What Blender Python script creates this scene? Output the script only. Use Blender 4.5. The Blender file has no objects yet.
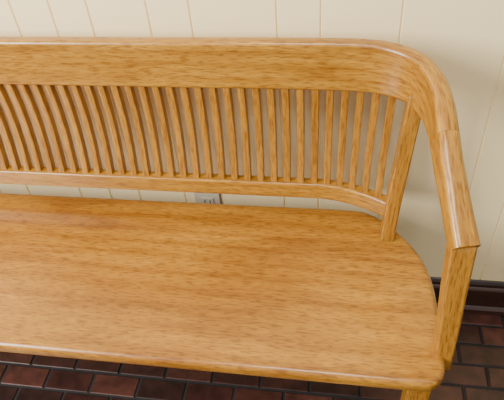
import bpy, bmesh, math, random
from mathutils import Vector, Matrix
random.seed(4)
D=bpy.data; COL=bpy.context.scene.collection

# ---------------------------------------------------------------- helpers
def link(o,parent=None):
    COL.objects.link(o)
    if parent: o.parent=parent
    return o
def mesh_obj(name,verts,faces,mat,parent=None,smooth=True,uvs=None,recalc=True,wn=False):
    me=D.meshes.new(name); me.from_pydata([tuple(v) for v in verts],[],faces)
    if uvs is not None:
        uv=me.uv_layers.new(name="UVMap")
        k=0
        for fi,f in enumerate(faces):
            for j in range(len(f)):
                uv.data[k].uv=uvs[fi][j]; k+=1
    me.materials.append(mat)
    me.update()
    if recalc:
        bm=bmesh.new(); bm.from_mesh(me); bmesh.ops.recalc_face_normals(bm,faces=bm.faces); bm.to_mesh(me); bm.free()
    if smooth:
        for p in me.polygons: p.use_smooth=True
    o=link(D.objects.new(name,me),parent)
    if wn:
        m=o.modifiers.new('weighted','WEIGHTED_NORMAL'); m.weight=80
    return o
def rrect(w,h,r,n=4):
    r=min(r,w*.49,h*.49); pts=[]
    for cx,cy,a0 in((w/2-r,h/2-r,0),(-w/2+r,h/2-r,90),(-w/2+r,-h/2+r,180),(w/2-r,-h/2+r,270)):
        for i in range(n+1):
            a=math.radians(a0+90*i/n); pts.append((cx+r*math.cos(a),cy+r*math.sin(a)))
    return pts
def catmull(P,n):
    P=[Vector(p) for p in P]; out=[]
    for i in range(len(P)-1):
        p0=P[max(i-1,0)];p1=P[i];p2=P[i+1];p3=P[min(i+2,len(P)-1)]
        for k in range(n):
            t=k/n
            out.append(.5*((2*p1)+(-p0+p2)*t+(2*p0-5*p1+4*p2-p3)*t*t+(-p0+3*p1-3*p2+p3)*t**3))
    out.append(P[-1].copy()); return out
def sweep(name,rows,mat,parent,side0=None,n=4,e=.003,wn=True):
    """rows: list of (pos Vector, w, h, r, tangent or None). w = horizontal thickness, h = height"""
    pts=[r[0] for r in rows]; N=len(rows); V=[];F=[];U=[]
    L=[random.uniform(0,7)]; vo=random.uniform(0,5)
    for i in range(1,N): L.append(L[-1]+(pts[i]-pts[i-1]).length)
    rings=[]
    for i,(p,w,h,r,tan) in enumerate(rows):
        t=(pts[min(i+1,N-1)]-pts[max(i-1,0)]).normalized()
        if tan: t=tan
        up=Vector((0,0,1)) if side0 is None else side0
        s=t.cross(up).normalized(); u=s.cross(t).normalized()
        rings.append((p,s,u,w,h,r,t))
    full=[]
    def ring(R,k=0.0,off=0.0):
        p,s,u,w,h,r,t=R
        return [p+t*off+s*a+u*b for a,b in rrect(w-2*k,h-2*k,max(r-k,.0004),n)]
    full.append((ring(rings[0],e,0),L[0])); full.append((ring(rings[0],0,e),L[0]+e))
    for i in range(1,N-1): full.append((ring(rings[i]),L[i]))
    full.append((ring(rings[-1],0,-e),L[-1]-e)); full.append((ring(rings[-1],e,0),L[-1]))
    m=len(full[0][0])
    for R,_ in full: V+=R
    for i in range(len(full)-1):
        per=vo
        for j in range(m):
            k=(j+1)%m
            a=i*m+j;b=i*m+k;c=(i+1)*m+k;d=(i+1)*m+j
            F.append((a,b,c,d))
            l=(V[a]-V[b]).length
            u0,u1=full[i][1],full[i+1][1]
            U.append(((u0,per),(u0,per+l),(u1,per+l),(u1,per)))
            per+=l
    F.append(tuple(range(m))); U.append([(full[0][1],.01*j) for j in range(m)])
    q=(len(full)-1)*m
    F.append(tuple(q+j for j in range(m))[::-1]); U.append([(full[-1][1],.01*j) for j in range(m)])
    o=mesh_obj(name,V,F,mat,parent,True,U,wn=wn)
    return o
def bar(name,a,b,w,h,mat,parent,r=.004,side=None):
    a=Vector(a);b=Vector(b)
    return sweep(name,[(a.lerp(b,i/3),w,h,r,0) for i in range(4)],mat,parent,side0=side,n=3)
def box(name,lo,hi,mat,parent=None,bev=.003):
    bm=bmesh.new(); bmesh.ops.create_cube(bm,size=1)
    lo=Vector(lo);hi=Vector(hi)
    for v in bm.verts: v.co=Vector([(lo[i]+hi[i])/2+v.co[i]*(hi[i]-lo[i]) for i in range(3)])
    if bev: bmesh.ops.bevel(bm,geom=bm.edges[:],offset=bev,segments=2,affect='EDGES')
    me=D.meshes.new(name); bm.to_mesh(me); bm.free(); me.materials.append(mat)
    return link(D.objects.new(name,me),parent)

# ---------------------------------------------------------------- materials
def nodes(name):
    m=D.materials.new(name); m.use_nodes=True; nt=m.node_tree
    return m,nt,nt.nodes,nt.links,nt.nodes['Principled BSDF']
def ramp(ns,stops):
    r=ns.new('ShaderNodeValToRGB'); el=r.color_ramp.elements
    while len(el)<len(stops): el.new(.5)
    for e,(p,c) in zip(el,stops): e.position=p; e.color=(*c,1)
    return r
def oak(name,scale,pore,uv=False,base=(.375,.172,.0150),dark=(.255,.100,.007),light=(.455,.226,.026),rough=.32,blotch=False,pf=.75,fig=None,fleck=None):
    m,nt,ns,lk,bs=nodes(name)
    tc=ns.new('ShaderNodeTexCoord'); out=tc.outputs['UV' if uv else 'Object']
    def noise(sc,detail,dist=0.,rgh=.55):
        mp=ns.new('ShaderNodeMapping'); mp.inputs['Scale'].default_value=sc
        lk.new(out,mp.inputs['Vector'])
        n=ns.new('ShaderNodeTexNoise'); n.inputs['Scale'].default_value=1; n.inputs['Detail'].default_value=detail
        n.inputs['Distortion'].default_value=dist; n.inputs['Roughness'].default_value=rgh
        lk.new(mp.outputs[0],n.inputs['Vector']); return n
    def mul(a,b,f=1.):
        x=ns.new('ShaderNodeMix'); x.data_type='RGBA'; x.blend_type='MULTIPLY'; x.inputs[0].default_value=f
        lk.new(a,x.inputs[6]); lk.new(b,x.inputs[7]); return x.outputs[2]
    g1=noise(scale,5,.8,.65)
    g2=noise(pore,2)
    r1=ramp(ns,[(.28,dark),(.5,base),(.72,light)])
    lk.new(g1.outputs[0],r1.inputs[0])
    r2=ramp(ns,[(.38,(.52,.42,.30)),(.50,(1,1,1))])
    lk.new(g2.outputs[0],r2.inputs[0])
    last=mul(r1.outputs[0],r2.outputs[0],pf)
    if fig:
        mp=ns.new('ShaderNodeMapping'); mp.inputs['Scale'].default_value=fig; lk.new(out,mp.inputs['Vector'])
        wv=ns.new('ShaderNodeTexWave'); wv.bands_direction='Y'; wv.inputs['Scale'].default_value=1
        wv.inputs['Distortion'].default_value=9; wv.inputs['Detail'].default_value=2.5; wv.inputs['Detail Scale'].default_value=.5
        lk.new(mp.outputs[0],wv.inputs['Vector'])
        rf=ramp(ns,[(0,(.80,.72,.62)),(.4,(1,1,1))]); lk.new(wv.outputs[0],rf.inputs[0])
        last=mul(last,rf.outputs[0],.7)
    if fleck:
        f=noise(fleck,3,1.2)
        rk=ramp(ns,[(.58,(1,1,1)),(.68,(1.18,1.22,1.35))]); lk.new(f.outputs[0],rk.inputs[0])
        last=mul(last,rk.outputs[0])
    if blotch:
        b=noise((1.8,4.5,1),4,.4)
        rb=ramp(ns,[(.34,(.86,.76,.62)),(.6,(1.07,1.07,1.10))]); lk.new(b.outputs[0],rb.inputs[0])
        last=mul(last,rb.outputs[0])
        sp=ns.new('ShaderNodeSeparateXYZ'); lk.new(out,sp.inputs[0])
        dv=ns.new('ShaderNodeMath'); dv.operation='DIVIDE'; dv.inputs[1].default_value=.098; lk.new(sp.outputs[1],dv.inputs[0])
        fl=ns.new('ShaderNodeMath'); fl.operation='FLOOR'; lk.new(dv.outputs[0],fl.inputs[0])
        wn=ns.new('ShaderNodeTexWhiteNoise'); wn.noise_dimensions='1D'; lk.new(fl.outputs[0],wn.inputs['W'])
        rw=ramp(ns,[(0,(.92,.88,.83)),(1,(1.04,1.03,1.02))]); lk.new(wn.outputs[0],rw.inputs[0])
        last=mul(last,rw.outputs[0])
    lk.new(last,bs.inputs['Base Color'])
    bp=ns.new('ShaderNodeBump'); bp.inputs['Strength'].default_value=.14; bp.inputs['Distance'].default_value=.001
    lk.new(g2.outputs[0],bp.inputs['Height']); lk.new(bp.outputs[0],bs.inputs['Normal'])
    rr=noise((6,14,6),3); mr=ns.new('ShaderNodeMapRange'); mr.inputs[3].default_value=rough-.08; mr.inputs[4].default_value=rough+.12
    lk.new(rr.outputs[0],mr.inputs[0]); lk.new(mr.outputs[0],bs.inputs['Roughness'])
    bs.inputs['Coat Weight'].default_value=.35; bs.inputs['Coat Roughness'].default_value=.20
    return m
oak_seat=oak('oak_seat',(3.5,26,26),(40,260,260),blotch=True,fig=(.9,7,1),fleck=(16,80,1),pf=.7)
oak_rail=oak('oak_rail_uv',(4,45,1),(36,260,1),uv=True,fig=(1.4,11,1),fleck=(24,110,1))
oak_z=oak('oak_slat_uv',(5,70,1),(35,330,1),uv=True,base=(.34,.148,.014),dark=(.19,.070,.006),light=(.43,.20,.023))
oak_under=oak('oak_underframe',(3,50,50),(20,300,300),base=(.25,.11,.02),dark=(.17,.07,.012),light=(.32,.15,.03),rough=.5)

def wall_mat():
    m,nt,ns,lk,bs=nodes('cream_paint')
    tc=ns.new('ShaderNodeTexCoord'); n=ns.new('ShaderNodeTexNoise'); n.inputs['Scale'].default_value=3; n.inputs['Detail'].default_value=4
    lk.new(tc.outputs['Object'],n.inputs['Vector'])
    r=ramp(ns,[(.3,(.91,.745,.42)),(.7,(.93,.775,.45))]); lk.new(n.outputs[0],r.inputs[0]); lk.new(r.outputs[0],bs.inputs['Base Color'])
    n2=ns.new('ShaderNodeTexNoise'); n2.inputs['Scale'].default_value=120; lk.new(tc.outputs['Object'],n2.inputs['Vector'])
    bp=ns.new('ShaderNodeBump'); bp.inputs['Strength'].default_value=.12; bp.inputs['Distance'].default_value=.002
    lk.new(n2.outputs[0],bp.inputs['Height']); lk.new(bp.outputs[0],bs.inputs['Normal'])
    bs.inputs['Roughness'].default_value=.5
    return m
cream=wall_mat()
def flat_mat(name,col,rough=.5,sc=25):
    m,nt,ns,lk,bs=nodes(name)
    tc=ns.new('ShaderNodeTexCoord'); n=ns.new('ShaderNodeTexNoise'); n.inputs['Scale'].default_value=sc; n.inputs['Detail'].default_value=6
    lk.new(tc.outputs['Object'],n.inputs['Vector'])
    r=ramp(ns,[(.3,[c*.55 for c in col]),(.7,[min(1,c*1.45) for c in col])]); lk.new(n.outputs[0],r.inputs[0]); lk.new(r.outputs[0],bs.inputs['Base Color'])
    bs.inputs['Roughness'].default_value=rough
    return m
base_m=oak('dark_stained_trim',(3,60,60),(20,300,300),base=(.035,.012,.007),dark=(.016,.006,.004),light=(.06,.02,.010),rough=.35)
plastic=flat_mat('ivory_plastic',(.62,.56,.42),.35,3)
black=flat_mat('slot_black',(.02,.02,.02),.6)
brickm=[flat_mat('brick_a',(.040,.0135,.010),.32),flat_mat('brick_b',(.030,.0105,.0085),.30),flat_mat('brick_c',(.055,.018,.013),.36),flat_mat('brick_d',(.021,.009,.0075),.32)]
mortar=flat_mat('dark_mortar',(.006,.005,.005),.8)

# ---------------------------------------------------------------- room
def grooved_wall():
    gx=[-.616,-.533,-.406,-.317,-.141,-.054,.101,.306,.393]
    x=-.616; pat=[.087,.155,.089,.176,.083,.127]; i=0
    L=[]
    while x>-3.4: x-=pat[i%6]; i+=1; L.append(x)
    x=.393; i=1
    Rr=[]
    while x<2.4: x+=pat[i%6]; i+=1; Rr.append(x)
    gx=sorted(L)+gx+Rr
    prof=[(gx[0]-.1,0)]
    for g in gx: prof+=[(g-.0026,0),(g-.0010,.003),(g+.0010,.003),(g+.0026,0)]
    prof.append((gx[-1]+.1,0))
    V=[];F=[]
    for a,b in prof: V+=[(a,b,0),(a,b,2.5)]
    for i in range(len(prof)-1): F.append((2*i,2*i+2,2*i+3,2*i+1))
    n=len(V); x0,x1=prof[0][0],prof[-1][0]
    V+=[(x0,.1,0),(x0,.1,2.5),(x1,.1,0),(x1,.1,2.5)]
    F+=[(n,n+1,n+3,n+2),(0,1,n+1,n),(n-2,n+2,n+3,n-1)]
    return mesh_obj('wall_back',V,F,cream,None,False)
grooved_wall()
def extrude_x(name,prof,x0,x1,mat,parent=None,smooth=False):
    V=[(x0,a,b) for a,b in prof]+[(x1,a,b) for a,b in prof]; n=len(prof)
    F=[(i,(i+1)%n,n+(i+1)%n,n+i) for i in range(n)]+[tuple(range(n)),tuple(range(n,2*n))]
    return mesh_obj(name,V,F,mat,parent,smooth)
extrude_x('baseboard_back',[(0,0),(-.026,0),(-.027,.008),(-.026,.018),(-.020,.024),(-.0165,.026),(-.0165,.095),(-.014,.100),(-.010,.103),(-.009,.112),(-.005,.120),(0,.123)],-3.4,2.4,base_m)

def floor():
    bm=bmesh.new()
    def addbox(lo,hi,mi,bev):
        r=bmesh.ops.create_cube(bm,size=1); vs=r['verts']
        for v in vs: v.co=Vector([(lo[i]+hi[i])/2+v.co[i]*(hi[i]-lo[i]) for i in range(3)])
        fs=set(f for v in vs for f in v.link_faces)
        for f in fs: f.material_index=mi
        if bev:
            top=[e for e in set(e for v in vs for e in v.link_edges) if all(v.co.z>hi[2]-1e-6 for v in e.verts)]
            bmesh.ops.bevel(bm,geom=top,offset=bev,segments=1,affect='EDGES',material=mi)
    addbox((-3.4,-2.6,-.06),(2.4,.1,-.004),4,0)
    BL,BW,g=.132,.064,.007
    y=-.0; row=0
    while y>-1.3:
        off=(row%2)*BL*.5+random.uniform(-.004,.004)
        x=-2.3-off
        while x<1.3:
            mi=random.choice([0,0,1,1,2,3]); dz=random.uniform(-.0015,.0)
            addbox((x+g/2,y-BW+g/2,-.02),(x+BL-g/2,y-g/2,dz),mi,.002)
            x+=BL
        y-=BW; row+=1
    me=D.meshes.new('floor'); bm.to_mesh(me); bm.free()
    for m in brickm+[mortar]: me.materials.append(m)
    link(D.objects.new('floor',me))
floor()

def outlet():
    e=D.objects.new('wall_outlet',None); link(e); e.location=(-.345,0,.36)
    box('cover_plate',(-.035,-.006,-.057),(.035,.0005,.057),plastic,e,.0025)
    for k,zc in enumerate((.02,-.02)):
        box('socket_%d'%(k+1),(-.017,-.0085,zc-.014),(.017,-.005,zc+.014),plastic,e,.001)
        for s in(-1,1): box('slot_%d_%d'%(k+1,(s+3)//2),(s*.007-.0012,-.0092,zc-.003),(s*.007+.0012,-.0080,zc+.007),black,e,0)
outlet()

# ---------------------------------------------------------------- bench
XC=-.86
bench=D.objects.new('slatted_bench',None); link(bench)
def mir(v): return Vector((2*XC-v[0],v[1],v[2]))

def seat():
    H=[(-.2,-.078),(0.02,-.078),(.075,-.09),(.112,-.118),(.14,-.15),(.168,-.19),(.188,-.235),(.200,-.29),(.204,-.35),(.206,-.42),(.206,-.470),(.200,-.498),(.182,-.515),(.155,-.519),(.10,-.520),(-.2,-.520)]
    c=catmull([(x,y,0) for x,y in H],6)
    pts=[(v.x,v.y) for v in c]
    outline=pts+[(2*XC-x,y) for x,y in reversed(pts)]
    n=len(outline)
    ar=sum(outline[i][0]*outline[(i+1)%n][1]-outline[(i+1)%n][0]*outline[i][1] for i in range(n))
    if ar<0: outline.reverse()
    nor=[]
    for i in range(n):
        a=Vector(outline[i-1]);b=Vector(outline[(i+1)%n]); t=(b-a).normalized(); nor.append(Vector((t.y,-t.x)))
    z1,z0=.45,.420; prof=[]
    R=.012
    prof.append((-R-.003,z1))
    for k in range(7):
        a=math.radians(90-90*k/6); prof.append((-R+R*math.cos(a),z1-R+R*math.sin(a)))
    for k in range(4):
        a=math.radians(-90*k/3); prof.append((-.008+.008*math.cos(a),z0+.008+.008*math.sin(a)))
    prof.append((-.010,z0))
    V=[];F=[]
    for o,z in prof:
        for p,nn in zip(outline,nor): V.append((p[0]+nn.x*o,p[1]+nn.y*o,z))
    for r in range(len(prof)-1):
        for i in range(n):
            j=(i+1)%n; F.append((r*n+i,(r+1)*n+i,(r+1)*n+j,r*n+j))
    F.append(tuple(range(n))); F.append(tuple((len(prof)-1)*n+i for i in reversed(range(n))))
    o=mesh_obj('seat',V,F,oak_seat,bench,recalc=False)
    return o
seat()

# one continuous curve: crest rail bending forward into the arm; split at a glued joint
K=[(-.40,-.064,.826,.028,.106,.008),
   (-.10,-.064,.826,.028,.106,.008),
   (.030,-.068,.826,.028,.106,.008),
   (.088,-.084,.826,.029,.105,.009),
   (.130,-.116,.825,.031,.103,.010),
   (.154,-.165,.821,.033,.098,.011),
   (.165,-.215,.812,.035,.088,.012),
   (.170,-.260,.797,.037,.074,.012),
   (.176,-.305,.774,.038,.062,.012),
   (.185,-.350,.748,.040,.052,.012),
   (.193,-.390,.724,.042,.046,.011),
   (.200,-.420,.706,.043,.042,.010)]
def rows(K,n,m=False):
    c=catmull([Vector(k[:3]) for k in K],n); out=[]
    if m: c=[mir(p) for p in c]
    for i,p in enumerate(c):
        s=min(i//n,len(K)-2); t=(i-s*n)/n
        w,h,r=[K[s][q]*(1-t)+K[s+1][q]*t for q in(3,4,5)]
        tan=(c[min(i+1,len(c)-1)]-c[max(i-1,0)]).normalized()
        out.append((p,w,h,r,tan))
    return out
RR=rows(K,6); RL=rows(K,6,True); cut=7*6
fl=lambda R:[(p,w,h,r,-t) for p,w,h,r,t in R[::-1]]
sweep('crest_rail',fl(RR[:cut+1])+RL[:cut+1],oak_rail,bench,e=.0004)
sweep('arm_right',RR[cut:],oak_rail,bench,e=.0006)
sweep('arm_left',RL[cut:],oak_rail,bench,e=.0006)

def xpath(y_of,z,w,h,xs,name,r):
    sweep(name,[(Vector((x,y_of(x),z)),w,h,r,0) for x in xs],oak_rail,bench)
def ylow(x):
    xr=x if x>XC else 2*XC-x
    t=max(0,xr+.06)/.18
    return -.088-.062*t**2
xs=[.108-.012*i for i in range(16)]
xs=xs[::-1]
xl=[2*XC-x for x in xs][::-1]
xpath(ylow,.519,.026,.044,xl+[-1.4,-1.1,-.8,-.5,-.2]+xs,'lower_rail',.005)
for nm,f in(('stile_right',lambda v:Vector(v)),('stile_left',lambda v:mir(v))):
    P=[f(v) for v in((.108,-.160,.449),(.112,-.152,.54),(.122,-.135,.66),(.133,-.118,.80))]
    sweep(nm,[(p,.030,.038,.004,0) for p in catmull(P,4)],oak_z,bench,side0=Vector((0,-1,0)))
def ytop(x):
    xr=x if x>XC else 2*XC-x
    t=max(0,xr-.02)/.11
    return -.066-.046*t**2
cnt=0
x=-.731+27*.0305
xsl=[]
while x>XC: xsl.append(x); x-=.0305
xsl=xsl+[2*XC-q for q in xsl]
for q in xsl:
    cnt+=1
    s=1 if q>XC else -1
    qr=q if q>XC else 2*XC-q
    qb=qr-.012*max(0,(qr+.05)/.15) if qr>-.05 else qr
    a=Vector((qr,ytop(qr),.785)); b=Vector((qb,ylow(qb),.53))
    P=[]
    for k in range(7):
        t=k/6; p=a.lerp(b,t); p.y+=.012*math.sin(math.pi*t)
        if s<0: p=mir(p)
        P.append((p,.0148,.018,.0012,0))
    sweep('slat_%d'%cnt,P,oak_z,bench,side0=Vector((0,-1,0)),n=1)
for nm,f in(('right',lambda v:Vector(v)),('left',lambda v:mir(v))):
    P=[f(v) for v in((.198,-.402,.712),(.200,-.414,.62),(.203,-.428,.52),(.205,-.440,.405))]
    W=[(.041,.046),(.038,.048),(.035,.048),(.034,.046)]
    c=catmull(P,4); rr=[]
    for i,p in enumerate(c):
        s=min(i//4,2); t=(i-s*4)/4
        rr.append((p,W[s][0]*(1-t)+W[s+1][0]*t,W[s][1]*(1-t)+W[s+1][1]*t,.005,0))
    sweep('arm_support_'+nm,rr,oak_z,bench,side0=Vector((0,-1,0)))
    bar('front_leg_'+nm,f((.165,-.478,.425)),f((.165,-.480,.001)),.044,.044,oak_z,bench,side=Vector((0,-1,0)))
    bar('rear_leg_'+nm,f((.085,-.125,.425)),f((.085,-.085,.001)),.040,.040,oak_z,bench,side=Vector((0,-1,0)))
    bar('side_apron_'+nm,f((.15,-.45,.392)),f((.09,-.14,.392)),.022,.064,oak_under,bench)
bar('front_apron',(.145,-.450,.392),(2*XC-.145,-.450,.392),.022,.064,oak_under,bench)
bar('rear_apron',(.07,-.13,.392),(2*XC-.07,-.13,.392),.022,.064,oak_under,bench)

# ---------------------------------------------------------------- light
w=D.worlds.new('World'); bpy.context.scene.world=w; w.use_nodes=True
w.node_tree.nodes['Background'].inputs[0].default_value=(1,.97,.92,1)
w.node_tree.nodes['Background'].inputs[1].default_value=.62
def area(name,loc,target,sx,sy,power,col):
    l=D.lights.new(name,'AREA'); l.shape='RECTANGLE'; l.size=sx; l.size_y=sy; l.energy=power; l.color=col
    o=D.objects.new(name,l); link(o); o.location=loc
    o.rotation_euler=(Vector(target)-Vector(loc)).to_track_quat('-Z','Y').to_euler()
area('window_daylight',(-2.2,-1.8,1.9),(-.3,-.2,.5),1.1,1.3,175,(1,.97,.92))
area('ceiling_lamp',(-.1,-1.2,2.7),(0,-.2,.5),.7,.7,34,(1,.95,.86))

# ---------------------------------------------------------------- camera
p,t,r=.2107,.7552,-.0977
fw=Vector((-math.sin(p)*math.cos(t),math.cos(p)*math.cos(t),-math.sin(t)))
rt=Vector((math.cos(p),math.sin(p),0)); up=rt.cross(fw)
a=rt*math.cos(r)+up*math.sin(r); b=-rt*math.sin(r)+up*math.cos(r)
cam=D.cameras.new('camera'); cam.sensor_width=36; cam.lens=570.11/504*36; cam.clip_start=.02
co=D.objects.new('camera',cam); link(co)
M=Matrix((a,b,-fw)).transposed().to_4x4(); M.translation=Vector((0,-1.0611,1.4087)); co.matrix_world=M
bpy.context.scene.camera=co
